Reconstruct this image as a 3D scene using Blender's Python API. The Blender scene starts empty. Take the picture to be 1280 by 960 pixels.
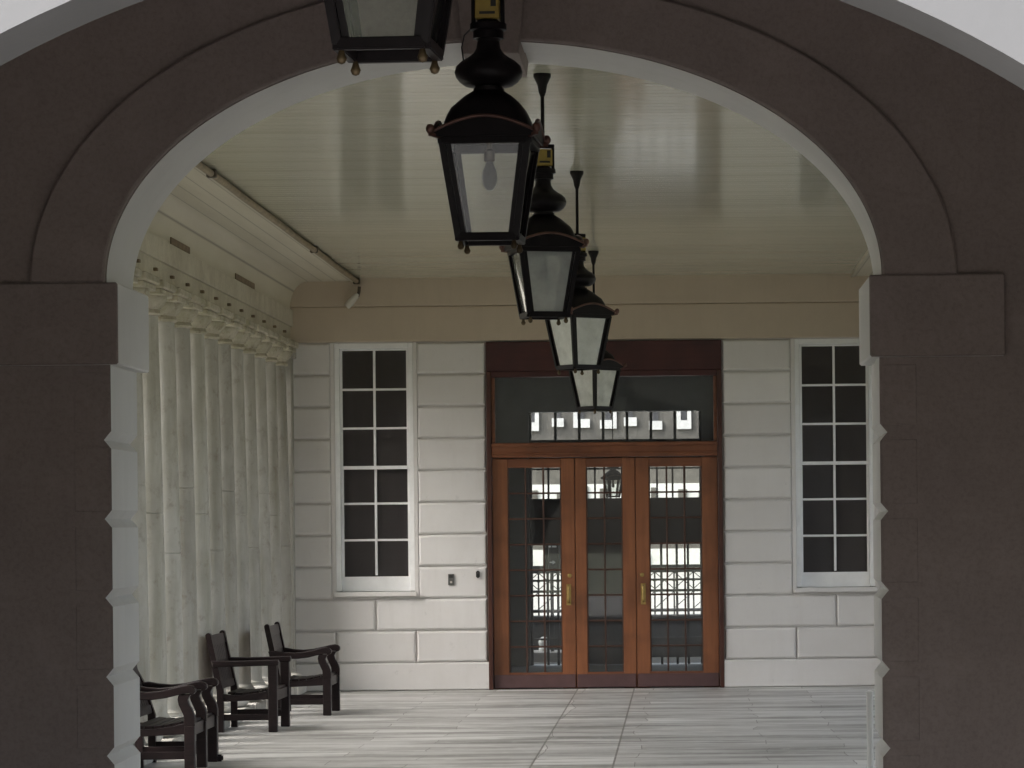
import bpy, bmesh, math, random
from mathutils import Vector, Matrix
random.seed(7)
D = bpy.data
SC = bpy.context.scene
COL = SC.collection
PI = math.pi
S = 1.15                       # everything is laid out in draft units, then brought to metres
F = 3900.0                     # focal length in pixels of a 1280 px wide frame

# ------------------------------------------------------------------ helpers
def link(o, parent=None):
    COL.objects.link(o)
    if parent is not None:
        o.parent = parent
    return o

def tag(o, label=None, cat=None, group=None, kind=None):
    if label: o['label'] = label
    if cat: o['category'] = cat
    if group: o['group'] = group
    if kind: o['kind'] = kind
    return o

def empty(name, loc=(0, 0, 0), rz=0.0):
    o = D.objects.new(name, None)
    o.location = loc
    o.rotation_euler = (0, 0, rz)
    o.empty_display_size = 0.2
    return link(o)

def build(name, bm, mat, parent=None, smooth=None, loc=None):
    bmesh.ops.recalc_face_normals(bm, faces=bm.faces[:])
    me = D.meshes.new(name)
    bm.to_mesh(me)
    bm.free()
    for m in (mat if isinstance(mat, (list, tuple)) else [mat]):
        me.materials.append(m)
    if smooth is not None:
        for p in me.polygons:
            p.use_smooth = True
        me.set_sharp_from_angle(angle=math.radians(smooth))
    o = D.objects.new(name, me)
    if loc: o.location = loc
    return link(o, parent)

def box(bm, x0, x1, y0, y1, z0, z1):
    vs = [bm.verts.new((x, y, z)) for x in (x0, x1) for y in (y0, y1) for z in (z0, z1)]
    for a, b, c, d in ((0, 1, 3, 2), (4, 6, 7, 5), (0, 4, 5, 1), (2, 3, 7, 6), (0, 2, 6, 4), (1, 5, 7, 3)):
        bm.faces.new((vs[a], vs[b], vs[c], vs[d]))
    return vs

def reveal_faces(bm):  # faces turned from the passage get the lit tone of the wall
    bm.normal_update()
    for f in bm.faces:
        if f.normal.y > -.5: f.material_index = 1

def bbox(bm, x0, x1, y0, y1, z0, z1, ch=0.006, seg=1):
    """box with all edges bevelled"""
    t = bmesh.new()
    box(t, x0, x1, y0, y1, z0, z1)
    bmesh.ops.bevel(t, geom=t.edges[:], offset=ch, segments=seg, affect='EDGES', clamp_overlap=True)
    merge(bm, t)

def merge(bm, t, mtx=None):
    if mtx is not None:
        bmesh.ops.transform(t, matrix=mtx, verts=t.verts[:])
    mp = {}
    for v in t.verts:
        mp[v] = bm.verts.new(v.co)
    for f in t.faces:
        try:
            nf = bm.faces.new([mp[v] for v in f.verts])
            nf.material_index = f.material_index
            nf.smooth = f.smooth
        except ValueError:
            pass
    t.free()

def block(bm, x0, x1, z0, z1, yf, depth=0.06, ch=0.021):
    """rusticated course block: front face at y=yf, chamfered towards the wall"""
    b = [(x0, z0), (x1, z0), (x1, z1), (x0, z1)]
    f = [(x0 + ch, z0 + ch), (x1 - ch, z0 + ch), (x1 - ch, z1 - ch), (x0 + ch, z1 - ch)]
    c2 = ch * .35
    m = [(x0 + c2, z0 + c2), (x1 - c2, z0 + c2), (x1 - c2, z1 - c2), (x0 + c2, z1 - c2)]
    r0 = [bm.verts.new((x, yf + depth, z)) for x, z in b]
    r1 = [bm.verts.new((x, yf + ch * 1.3, z)) for x, z in b]
    r15 = [bm.verts.new((x, yf + ch * .4, z)) for x, z in m]
    r2 = [bm.verts.new((x, yf, z)) for x, z in f]
    for i in range(4):
        j = (i + 1) % 4
        bm.faces.new((r0[i], r0[j], r1[j], r1[i]))
        bm.faces.new((r1[i], r1[j], r15[j], r15[i]))
        bm.faces.new((r15[i], r15[j], r2[j], r2[i]))
    bm.faces.new(r2)
    bm.faces.new(r0)

def lathe(bm, prof, seg=32, c=(0, 0, 0)):
    rings = []
    for r, z in prof:
        if r < 1e-5:
            rings.append([bm.verts.new((c[0], c[1], c[2] + z))])
        else:
            rings.append([bm.verts.new((c[0] + r * math.cos(2 * PI * k / seg), c[1] + r * math.sin(2 * PI * k / seg), c[2] + z)) for k in range(seg)])
    for a, b in zip(rings, rings[1:]):
        for k in range(seg):
            k2 = (k + 1) % seg
            if len(a) == 1 and len(b) == 1: continue
            if len(a) == 1: bm.faces.new((a[0], b[k], b[k2]))
            elif len(b) == 1: bm.faces.new((a[k], a[k2], b[0]))
            else: bm.faces.new((a[k], a[k2], b[k2], b[k]))
    if len(rings[0]) > 1: bm.faces.new(rings[0])
    if len(rings[-1]) > 1: bm.faces.new(rings[-1])

def tube(bm, pts, r, seg=10):
    pts = [Vector(p) for p in pts]
    rings = []
    n = len(pts)
    up = None
    for i, p in enumerate(pts):
        t = (pts[min(i + 1, n - 1)] - pts[max(i - 1, 0)]).normalized()
        if up is None:
            up = t.orthogonal().normalized()
        else:
            up = (up - t * up.dot(t)).normalized()
        s = t.cross(up)
        rr = r[i] if isinstance(r, (list, tuple)) else r
        rings.append([bm.verts.new(p + up * (rr * math.cos(2 * PI * k / seg)) + s * (rr * math.sin(2 * PI * k / seg))) for k in range(seg)])
    for a, b in zip(rings, rings[1:]):
        for k in range(seg):
            bm.faces.new((a[k], a[(k + 1) % seg], b[(k + 1) % seg], b[k]))
    bm.faces.new(rings[0]); bm.faces.new(rings[-1])

def beam(bm, p0, p1, w, h, ch=0.0, up=(0, 0, 1)):
    """oriented box bar from p0 to p1; w sideways, h along up"""
    p0, p1 = Vector(p0), Vector(p1)
    d = p1 - p0
    L = d.length
    x = d.normalized()
    u = Vector(up)
    if abs(x.dot(u)) > .98: u = Vector((1, 0, 0))
    y = u.cross(x).normalized()
    z = x.cross(y)
    t = bmesh.new()
    box(t, 0, L, -w / 2, w / 2, -h / 2, h / 2)
    if ch: bmesh.ops.bevel(t, geom=t.edges[:], offset=ch, segments=2, affect='EDGES', clamp_overlap=True)
    merge(bm, t, Matrix(((x.x, y.x, z.x, p0.x), (x.y, y.y, z.y, p0.y), (x.z, y.z, z.z, p0.z), (0, 0, 0, 1))))

def prism_y(bm, pts, y0, y1, ch=0.0):
    """outline in (x,z) extruded along y"""
    t = bmesh.new()
    a = [t.verts.new((x, y0, z)) for x, z in pts]
    f = t.faces.new(a)
    r = bmesh.ops.extrude_face_region(t, geom=[f])
    vs = [g for g in r['geom'] if isinstance(g, bmesh.types.BMVert)]
    bmesh.ops.translate(t, vec=(0, y1 - y0, 0), verts=vs)
    if ch:
        bmesh.ops.recalc_face_normals(t, faces=t.faces[:])
        es = [e for e in t.edges if len(e.link_faces) == 2 and abs(e.verts[0].co.y - e.verts[1].co.y) < 1e-6]
        bmesh.ops.bevel(t, geom=es, offset=ch, segments=1, affect='EDGES', clamp_overlap=True)
    bmesh.ops.triangulate(t, faces=[f for f in t.faces if len(f.verts) > 4])
    merge(bm, t)

def prism_x(bm, pts, x0, x1):
    """outline in (y,z) extruded along x"""
    t = bmesh.new()
    prism_y(t, pts, x0, x1)
    merge(bm, t, Matrix(((0, 1, 0, 0), (1, 0, 0, 0), (0, 0, 1, 0), (0, 0, 0, 1))))

def ellipse(cx, cz, a, b, t0, t1, n):
    return [(cx + a * math.cos(t0 + (t1 - t0) * k / n), cz + b * math.sin(t0 + (t1 - t0) * k / n)) for k in range(n + 1)]

# ------------------------------------------------------------------ materials
class NT:
    def __init__(s, name):
        s.m = D.materials.new(name)
        s.m.use_nodes = True
        s.t = s.m.node_tree
        s.b = s.t.nodes['Principled BSDF']
        s.out = s.t.nodes['Material Output']
    def n(s, kind, **kw):
        nd = s.t.nodes.new(kind)
        for k, v in kw.items():
            if k in nd.inputs.keys(): nd.inputs[k].default_value = v
            else: setattr(nd, k, v)
        return nd
    def l(s, a, b): s.t.links.new(a, b)
    def coords(s, scale=(1, 1, 1), rnd=False):
        tc = s.n('ShaderNodeTexCoord')
        mp = s.n('ShaderNodeMapping')
        mp.inputs['Scale'].default_value = scale
        s.l(tc.outputs['Object'], mp.inputs['Vector'])
        if rnd:
            oi = s.n('ShaderNodeObjectInfo')
            mu = s.n('ShaderNodeMath', operation='MULTIPLY'); mu.inputs[1].default_value = 37.0
            s.l(oi.outputs['Random'], mu.inputs[0])
            cb = s.n('ShaderNodeCombineXYZ')
            s.l(mu.outputs[0], cb.inputs[0]); s.l(mu.outputs[0], cb.inputs[2])
            s.l(cb.outputs[0], mp.inputs['Location'])
        return mp.outputs['Vector']
    def noise(s, vec, scale, detail=6, rough=.6):
        nd = s.n('ShaderNodeTexNoise')
        nd.inputs['Scale'].default_value = scale
        nd.inputs['Detail'].default_value = detail
        nd.inputs['Roughness'].default_value = rough
        s.l(vec, nd.inputs['Vector'])
        return nd.outputs['Fac']
    def ramp(s, fac, stops):
        r = s.n('ShaderNodeValToRGB')
        e = r.color_ramp.elements
        while len(e) < len(stops): e.new(.5)
        for el, (p, c) in zip(e, stops):
            el.position = p
            el.color = (c[0], c[1], c[2], 1) if isinstance(c, (list, tuple)) else (c, c, c, 1)
        s.l(fac, r.inputs['Fac'])
        return r.outputs['Color']
    def mix(s, a, b, fac, blend='MIX'):
        x = s.n('ShaderNodeMix', data_type='RGBA', blend_type=blend)
        for sock, v in ((x.inputs[6], a), (x.inputs[7], b)):
            if isinstance(v, tuple): sock.default_value = (*v, 1)
            else: s.l(v, sock)
        if isinstance(fac, (int, float)): x.inputs[0].default_value = fac
        else: s.l(fac, x.inputs[0])
        return x.outputs[2]
    def bump(s, h, strength, dist=.01, prev=None):
        b = s.n('ShaderNodeBump')
        b.inputs['Strength'].default_value = strength
        b.inputs['Distance'].default_value = dist
        s.l(h, b.inputs['Height'])
        if prev is not None: s.l(prev, b.inputs['Normal'])
        s.l(b.outputs['Normal'], s.b.inputs['Normal'])
        return b.outputs['Normal']
    def color(s, c):
        if isinstance(c, tuple): s.b.inputs['Base Color'].default_value = (*c, 1)
        else: s.l(c, s.b.inputs['Base Color'])
    def set(s, rough=None, metal=None, spec=None):
        if rough is not None: s.b.inputs['Roughness'].default_value = rough
        if metal is not None: s.b.inputs['Metallic'].default_value = metal
        if spec is not None: s.b.inputs['Specular IOR Level'].default_value = spec

def plaster(name, c, c2, rough=.55, stain=.5, bump=.12, island=0.0, grain=0.0, cracks=0.0):
    m = NT(name)
    v = m.coords()
    n1 = m.noise(v, 1.3, 8, .65)
    n2 = m.noise(m.coords((6, 6, .7)), 1.0, 6, .6)
    col = m.mix(c, c2, m.ramp(n1, [(.42, 0.0), (.72, stain)]))
    col = m.mix(col, c2, m.ramp(n2, [(.52, 0.0), (.78, stain * .8)]))
    if island:
        g = m.n('ShaderNodeNewGeometry')
        col = m.mix(col, tuple(x * .84 for x in c2), m.ramp(g.outputs['Random Per Island'], [(.0, 0.0), (1.0, island)]))
        spots = m.noise(v, 7.0, 8, .75)
        col = m.mix(col, tuple(x * .62 for x in c2), m.ramp(spots, [(.60, 0.0), (.76, .55)]))
    if grain:
        gr = m.noise(v, 38, 5, .75)
        col = m.mix(col, tuple(x * .55 for x in c2), m.ramp(gr, [(.45, 0.0), (.75, grain)]))
        gs = m.noise(v, 4.5, 7, .7)
        col = m.mix(col, tuple(min(1, x * 1.35) for x in c), m.ramp(gs, [(.5, 0.0), (.78, grain)]))
    if cracks:
        vo = m.n('ShaderNodeTexVoronoi', feature='DISTANCE_TO_EDGE')
        vo.inputs['Scale'].default_value = .55
        dn = m.n('ShaderNodeTexNoise'); dn.inputs['Scale'].default_value = 2.5; dn.inputs['Detail'].default_value = 8
        m.l(v, dn.inputs['Vector'])
        va = m.n('ShaderNodeVectorMath', operation='MULTIPLY_ADD'); va.inputs[1].default_value = (.55, .55, .55)
        m.l(dn.outputs['Color'], va.inputs[0]); m.l(v, va.inputs[2]); m.l(va.outputs[0], vo.inputs['Vector'])
        msk = m.ramp(m.noise(v, .9, 2, .5), [(.5, 0.), (.62, 1.)])
        ck = m.n('ShaderNodeMath', operation='MULTIPLY')
        m.l(m.ramp(vo.outputs['Distance'], [(0., cracks), (.006, 0.)]), ck.inputs[0]); m.l(msk, ck.inputs[1])
        col = m.mix(col, tuple(x * .4 for x in c2), ck.outputs[0])
    m.color(col)
    m.set(rough)
    b0 = m.bump(m.noise(v, 5, 5, .6), bump * 1.2, .012)
    m.bump(m.noise(v, 45, 4, .7), bump, .006, b0)
    return m.m

def simple(name, c, rough=.5, metal=0., var=.25, scale=8, bump=0, spec=None, stretch=(1, 1, 1)):
    m = NT(name)
    v = m.coords(stretch)
    n1 = m.noise(v, scale, 6, .6)
    dk = tuple(x * (1 - var) for x in c)
    lt = tuple(min(1, x * (1 + var)) for x in c)
    m.color(m.ramp(n1, [(.3, dk), (.7, lt)]))
    m.set(rough, metal, spec)
    if bump: m.bump(m.noise(v, scale * 4, 4, .6), bump, .004)
    return m.m

M = {}
M['wall'] = plaster('white_stucco', (.80, .785, .78), (.66, .635, .615), .5, .5, .12, .45)
M['frieze'] = plaster('cream_stucco', (.56, .475, .375), (.46, .385, .30), .5, .5)
M['dark_wall'] = plaster('passage_shade_tone', (.285, .235, .22), (.232, .191, .179), .8, .6, .35, 0, .45, 0)  # passage shade put into the colour of the wall fronts
M['vault'] = plaster('vault_plaster', (.50, .47, .44), (.40, .37, .35), .8, .6)
M['reveal'] = plaster('lit_reveal_tone', (.70, .695, .68), (.58, .575, .555), .5, .5)  # same wall paint, lightened in colour where daylight reaches the reveals
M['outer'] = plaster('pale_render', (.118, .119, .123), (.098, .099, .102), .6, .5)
M['grey_paint'] = simple('white_gloss_paint', (.90, .91, .92), .35, 0, .06, 6)

def ceiling_mat(name, c, c2, axis, rough):
    m = NT(name)
    v = m.coords()
    sx = m.n('ShaderNodeSeparateXYZ'); m.l(v, sx.inputs[0])
    mu = m.n('ShaderNodeMath', operation='MULTIPLY'); mu.inputs[1].default_value = 1 / .16
    m.l(sx.outputs[axis], mu.inputs[0])
    fr = m.n('ShaderNodeMath', operation='FRACT'); m.l(mu.outputs[0], fr.inputs[0])
    fl = m.n('ShaderNodeMath', operation='FLOOR'); m.l(mu.outputs[0], fl.inputs[0])
    wn = m.n('ShaderNodeTexWhiteNoise', noise_dimensions='1D'); m.l(fl.outputs[0], wn.inputs['W'])
    st = (.5, 7, 1) if axis == 1 else (7, .5, 1)
    n1 = m.noise(m.coords(st), 1.0, 8, .65)
    col = m.mix(c, c2, m.ramp(n1, [(.40, 0.), (.75, .5)]))
    col = m.mix(col, c2, m.ramp(wn.outputs['Value'], [(.3, 0.), (1., .55)]))
    gap = m.ramp(fr.outputs[0], [(0., 0.), (.05, 1.), (.95, 1.), (1., 0.)])
    col = m.mix(tuple(x * .55 for x in c2), col, gap)
    m.color(col)
    m.l(m.ramp(n1, [(.3, rough - .03), (.8, rough + .05)]), m.b.inputs['Roughness'])
    b1 = m.bump(gap, .35, .006)
    b2 = m.bump(wn.outputs['Value'], .12, .004, b1)
    m.bump(m.noise(m.coords((1.2, 14, 1) if axis == 1 else (14, 1.2, 1)), 1.0, 3, .5), .09, .010, b2)
    return m.m
M['ceiling'] = ceiling_mat('cream_boarding', (.62, .60, .50), (.51, .495, .40), 1, .11)
M['beam'] = plaster('cream_beam_paint', (.58, .545, .45), (.40, .36, .28), .6, .9, .2, 0, .4)
M['ceiling'].node_tree.nodes['Principled BSDF'].inputs['Specular IOR Level'].default_value = .7
M['cove'] = ceiling_mat('cream_cove_boards', (.62, .585, .48), (.48, .44, .35), 0, .45)

m = NT('weathered_stone_column')
v = m.coords((1, 1, 1), True)
vz = m.coords((5, 5, .6), True)
c = m.mix((.66, .65, .615), (.52, .505, .46), m.ramp(m.noise(v, 2.2, 8, .65), [(.38, 0.), (.68, 1.)]))
c = m.mix(c, (.42, .41, .34), m.ramp(m.noise(vz, 1.0, 6, .6), [(.46, 0.), (.70, .8)]))
c = m.mix(c, (.33, .28, .225), m.ramp(m.noise(v, 7, 7, .72), [(.54, 0.), (.74, .75)]))
oi = m.n('ShaderNodeObjectInfo')
c = m.mix(c, (.64, .63, .615), m.ramp(oi.outputs['Random'], [(0., 0.), (1., .9)]), 'MULTIPLY')
m.color(c); m.set(.8)
m.bump(m.noise(v, 30, 6, .7), .3, .006)
M['column'] = m.m

m = NT('mossy_capital_stone')
v = m.coords((1, 1, 1), True)
c = m.mix((.54, .50, .42), (.34, .32, .23), m.ramp(m.noise(v, 4.5, 8, .7), [(.36, 0.), (.66, 1.)]))
c = m.mix(c, (.20, .16, .11), m.ramp(m.noise(v, 13, 6, .7), [(.54, 0.), (.72, .8)]))
m.color(c); m.set(.85)
m.bump(m.noise(v, 26, 6, .7), .6, .012)
M['capital'] = m.m

# stone paving: side fields of long slabs, a centre strip of wide slabs
m = NT('stone_paving')
tc = m.n('ShaderNodeTexCoord')
sx = m.n('ShaderNodeSeparateXYZ'); m.l(tc.outputs['Object'], sx.inputs[0])
AX = -.742
def brick(w, h, loc, off):
    mp = m.n('ShaderNodeMapping'); mp.inputs['Location'].default_value = loc
    dn = m.n('ShaderNodeTexNoise'); dn.inputs['Scale'].default_value = .55; dn.inputs['Detail'].default_value = 3
    m.l(tc.outputs['Object'], dn.inputs['Vector'])
    va = m.n('ShaderNodeVectorMath', operation='MULTIPLY_ADD'); va.inputs[1].default_value = (.35, .16, 0)
    m.l(dn.outputs['Color'], va.inputs[0]); m.l(tc.outputs['Object'], va.inputs[2])
    m.l(va.outputs[0], mp.inputs['Vector'])
    b = m.n('ShaderNodeTexBrick', offset=off, offset_frequency=2)
    b.inputs['Scale'].default_value = 1.0
    b.inputs['Brick Width'].default_value = w
    b.inputs['Row Height'].default_value = h
    b.inputs['Mortar Size'].default_value = .005
    b.inputs['Mortar Smooth'].default_value = .3
    b.inputs['Bias'].default_value = 0.0
    b.inputs['Color1'].default_value = (0, 0, 0, 1)
    b.inputs['Color2'].default_value = (1, 1, 1, 1)
    b.inputs['Mortar'].default_value = (.5, .5, .5, 1)
    m.l(mp.outputs['Vector'], b.inputs['Vector'])
    return b
b1 = brick(1.75, .46, (.2, .1, 0), .37)
b2 = brick(2.0, .80, (5.0, .3, 0), .0)
lo = m.n('ShaderNodeMath', operation='GREATER_THAN'); lo.inputs[1].default_value = -1.03 * S; m.l(sx.outputs[0], lo.inputs[0])
hi = m.n('ShaderNodeMath', operation='LESS_THAN'); hi.inputs[1].default_value = -.47 * S; m.l(sx.outputs[0], hi.inputs[0])
mid = m.n('ShaderNodeMath', operation='MULTIPLY'); m.l(lo.outputs[0], mid.inputs[0]); m.l(hi.outputs[0], mid.inputs[1])
slab = m.mix(b1.outputs['Color'], b2.outputs['Color'], mid.outputs[0])
mort = m.n('ShaderNodeMix', data_type='FLOAT'); m.l(mid.outputs[0], mort.inputs[0]); m.l(b1.outputs['Fac'], mort.inputs[2]); m.l(b2.outputs['Fac'], mort.inputs[3])
# the two long joints beside the centre strip
def joint(x):
    a = m.n('ShaderNodeMath', operation='SUBTRACT'); a.inputs[1].default_value = x; m.l(sx.outputs[0], a.inputs[0])
    b = m.n('ShaderNodeMath', operation='ABSOLUTE'); m.l(a.outputs[0], b.inputs[0])
    c = m.n('ShaderNodeMath', operation='LESS_THAN'); c.inputs[1].default_value = .008; m.l(b.outputs[0], c.inputs[0])
    return c.outputs[0]
jm = m.n('ShaderNodeMath', operation='MAXIMUM'); m.l(joint(-1.03 * S), jm.inputs[0]); m.l(joint(-.47 * S), jm.inputs[1])
mo = m.n('ShaderNodeMath', operation='MAXIMUM'); m.l(jm.outputs[0], mo.inputs[0]); m.l(mort.outputs[0], mo.inputs[1])
col = m.ramp(slab, [(0., (.36, .355, .34)), (.3, (.44, .435, .42)), (.65, (.50, .495, .48)), (1., (.60, .595, .575))])
shadow_streak = m.noise(m.coords((.42, 2.6, 1)), 1.0, 8, .7)
col = m.mix(col, (.19, .185, .17), m.ramp(shadow_streak, [(.46, 0.), (.60, .88)]))  # dark streaks painted in for the columns' shadows across the floor
blot = m.noise(m.coords(), 5.0, 6, .7)
col = m.mix(col, (.62, .62, .60), m.ramp(blot, [(.52, 0.), (.75, .6)]))
col = m.mix(col, (.17, .165, .15), mo.outputs[0])
m.color(col)
m.l(m.ramp(shadow_streak, [(.3, .32), (.7, .6)]), m.b.inputs['Roughness'])
bb = m.bump(m.noise(m.coords(), 14, 6, .7), .25, .006)
m.bump(mo.outputs[0], -.6, .008, bb)
M['paving'] = m.m

M['ground'] = simple('lawn_green', (.15, .155, .105), .95, 0, .3, 3, .3)
M['courtyard'] = simple('courtyard_paving', (.26, .25, .24), .85, 0, .2, 6, .3)
M['dark_path'] = simple('dark_asphalt', (.045, .045, .045), .9, 0, .2, 6, .2)
M['terrace'] = simple('pale_gravel', (.34, .33, .31), .9, 0, .15, 3, .2)
M['black_iron'] = simple('black_lantern_paint', (.008, .006, .007), .45, 0, .3, 20, 0, .16)
M['rim'] = simple('tarnished_copper_rim', (.11, .055, .042), .45, .3, .3, 25)
M['brass'] = simple('aged_brass', (.45, .32, .12), .34, .9, .2, 20)
M['old_brass'] = simple('dull_brass_knob', (.085, .06, .03), .5, .5, .3, 25)
M['yellow'] = simple('yellow_tag', (.30, .215, .045), .55, 0, .25, 15)
M['bulb'] = simple('pearl_bulb', (.15, .165, .145), .3, 0, .05, 5)
M['oak'] = simple('dark_stained_teak', (.012, .0062, .0070), .42, 0, .4, 4, .12, .32, (3, 3, 14))
M['door_wood'] = None
def wood(name, c1, c2, rough, stretch):
    m = NT(name)
    v = m.coords(stretch)
    n1 = m.noise(v, 1.0, 8, .65)
    n2 = m.noise(m.coords(), 2.2, 4, .5)
    c = m.ramp(n1, [(.3, c1), (.7, c2)])
    c = m.mix(c, tuple(x * .55 for x in c1), m.ramp(n2, [(.46, 0.), (.74, .75)]))
    m.color(c); m.set(rough)
    m.bump(n1, .12, .003)
    return m.m
M['door_wood'] = wood('varnished_hardwood', (.205, .072, .030), (.30, .112, .046), .32, (22, 22, 1.3))
M['door_wood_h'] = wood('varnished_hardwood_rail', (.165, .056, .025), (.245, .088, .037), .34, (1.3, 22, 22))
M['maroon'] = wood('maroon_stained_board', (.055, .012, .012), (.075, .019, .016), .42, (1.3, 14, 14))
M['frame_dark'] = wood('dark_door_frame', (.055, .017, .012), (.080, .026, .015), .4, (14, 14, 1.3))
M['kick'] = simple('purple_brown_kickplate', (.095, .050, .050), .45, 0, .15, 6)
M['pipe'] = simple('olive_pipe_paint', (.25, .20, .13), .55, 0, .3, 9)
M['pipe_dark'] = simple('dark_clip', (.075, .058, .040), .6, 0, .2, 9)
M['slot'] = simple('brown_peeled_timber', (.20, .15, .10), .8, 0, .3, 14)
M['lamp_white'] = simple('off_white_fitting', (.62, .60, .55), .45, 0, .08, 12)
M['steel'] = simple('grey_steel_plate', (.16, .16, .155), .4, .6, .25, 60)
M['black_plastic'] = simple('black_plastic', (.012, .012, .013), .45, 0, .2, 20)
M['bars'] = wood('dark_glazing_bars', (.055, .025, .017), (.08, .036, .023), .4, (14, 14, 3))
M['dark_room'] = simple('dim_room_paint', (.36, .36, .36), .8, 0, .15, 2)
M['screen_wood'] = simple('inner_screen_timber', (.016, .011, .010), .45, 0, .3, 12)
M['white_sign'] = simple('white_print', (.75, .75, .73), .6, 0, .05, 6)
M['facade_far'] = plaster('grey_brick_far', (.115, .108, .096), (.05, .047, .042), .85, 1., .12, 0, .8)
M['far_pane'] = simple('far_pane_dark', (.05, .05, .055), .3, 0, .2, 3)
M['facade_white'] = simple('white_surround', (.55, .55, .54), .6, 0, .06, 4)
M['iron_dark'] = simple('black_railing', (.010, .010, .011), .5, 0, .2, 20)
M['post'] = simple('pale_grey_post', (.84, .84, .82), .3, 0, .05, 12)

def glass(name, tint, refl=1.0, milk=0.0, milkcol=(.7, .72, .7), rough=.02):
    m = NT(name)
    t = m.n('ShaderNodeBsdfTransparent'); t.inputs['Color'].default_value = (*tint, 1)
    g = m.n('ShaderNodeBsdfGlossy'); g.inputs['Roughness'].default_value = rough
    fz = m.n('ShaderNodeFresnel'); fz.inputs['IOR'].default_value = 1.5
    mu = m.n('ShaderNodeMath', operation='MULTIPLY'); mu.inputs[1].default_value = refl
    m.l(fz.outputs[0], mu.inputs[0])
    base = t.outputs[0]
    if milk:
        tr = m.n('ShaderNodeBsdfTranslucent'); tr.inputs['Color'].default_value = (*milkcol, 1)
        df = m.n('ShaderNodeBsdfDiffuse'); df.inputs['Color'].default_value = (*milkcol, 1)
        a = m.n('ShaderNodeMixShader'); a.inputs[0].default_value = .6
        m.l(tr.outputs[0], a.inputs[1]); m.l(df.outputs[0], a.inputs[2])
        nz = m.ramp(m.noise(m.coords((1, 1, 1), True), 6, 6, .6), [(.3, milk * .75), (.7, min(1, milk * 1.25))])
        b = m.n('ShaderNodeMixShader'); m.l(nz, b.inputs[0])
        m.l(base, b.inputs[1]); m.l(a.outputs[0], b.inputs[2])
        base = b.outputs[0]
    mx = m.n('ShaderNodeMixShader')
    m.l(mu.outputs[0], mx.inputs[0]); m.l(base, mx.inputs[1]); m.l(g.outputs[0], mx.inputs[2])
    m.l(mx.outputs[0], m.out.inputs['Surface'])
    return m.m
M['glass'] = glass('door_glass', (.82, .84, .82), 1.0, .045, (.66, .66, .68))
M['transom_glass'] = glass('transom_glass', (.82, .84, .84), 1.0, .12, (.68, .71, .73))
M['window_glass'] = glass('window_glass', (.55, .56, .57), 1.0, .095, (.68, .60, .62))
M['lantern_glass'] = glass('dusty_lantern_glass', (.95, .96, .95), 0.7, .035)
M['haze_glass'] = glass('hazy_lantern_glass', (.95, .97, .96), 1.4, .42, (.85, .87, .85))
M['frost_glass'] = glass('frosted_lantern_glass', (.95, .97, .96), 1.4, .85, (.93, .95, .93))

# ------------------------------------------------------------------ layout constants
YW = F / 126.0                # far wall of the colonnade
YA = F / 308.0                # arch wall, near face
YB = YA / .95                 # arch wall, far face
ZC = 4.09                     # ceiling
CXL, CXR = -4.03, 2 * AX + 4.03
ZARCH = 3.456                 # underside of the architrave

# ------------------------------------------------------------------ setting: ground and floors
bm = bmesh.new(); box(bm, -260, 260, -120, 420, -.40, -.16)
tag(build('ground', bm, M['ground']), kind='structure')
bm = bmesh.new(); box(bm, -4.45, CXR + .44, YA - .6, YW + .02, -.155, 0)
tag(build('floor', bm, M['paving']), kind='structure')
bm = bmesh.new(); box(bm, -6, 5, -9, YA - .604, -.155, -.004)
tag(build('pavement', bm, M['courtyard']), kind='structure')

bm = bmesh.new(); box(bm, -30, 30, 38.85, 118, -.155, -.10)
tag(build('terrace', bm, M['terrace']), kind='structure')
bm = bmesh.new(); box(bm, -8, 7, YW + 5.62, 38.48, -.155, -.02)
tag(build('path', bm, M['dark_path']), kind='structure')

# ------------------------------------------------------------------ the house at the far end
house = empty('house', (AX, YW, 0))
tag(house, 'white rusticated house front at the far end, with tall sash windows and timber doors', 'house')
def hb(x):  # helper: everything in the house is in local coordinates (x from the door axis, y from the wall face)
    return x
MOD, Z0 = .318, .276
zs = [Z0 + MOD * k for k in range(11)]     # course joints, zs[10] = 3.456
WX, WG = 2.285, .425                       # window axis, half width of its flat margin
XL, XR = -4.6, 4.6
bm = bmesh.new()
yb, yk = .034, .36                         # backing wall
for x0, x1 in ((XL, -WX - .39), (-WX + .39, -1.17), (1.17, WX - .39), (WX + .39, XR)):
    box(bm, x0, x1, yb, yk, 0, 3.456)
for sx_ in (-1, 1):
    box(bm, sx_ * WX - .39, sx_ * WX + .39, yb, yk, 0, .93)
box(bm, XL, XR, yb, yk, 3.456, 4.75)
# courses beside windows and door
JX = .005
for k in range(0, 10):
    z0, z1 = zs[k] + JX, zs[k + 1] - JX
    if k >= 2:
        segs = [(XL, -WX - WG), (-WX + WG, -1.172), (1.172, WX - WG), (WX + WG, XR)]
    elif k == 1:
        segs = [(XL, -3.35), (-3.35, -WX), (-WX, -1.172), (1.172, WX), (WX, 3.35), (3.35, XR)]
    else:
        segs = [(XL, -2.68), (-2.68, -1.885), (-1.885, -1.172), (1.172, 1.885), (1.885, 2.68), (2.68, XR)]
    for x0, x1 in segs:
        block(bm, x0 + JX, x1 - JX, z0, z1, 0)
for x0, x1 in ((XL, -1.14), (1.14, XR)):
    block(bm, x0, x1, 0.002, Z0 - .002, -.014, .06, .012)
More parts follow.
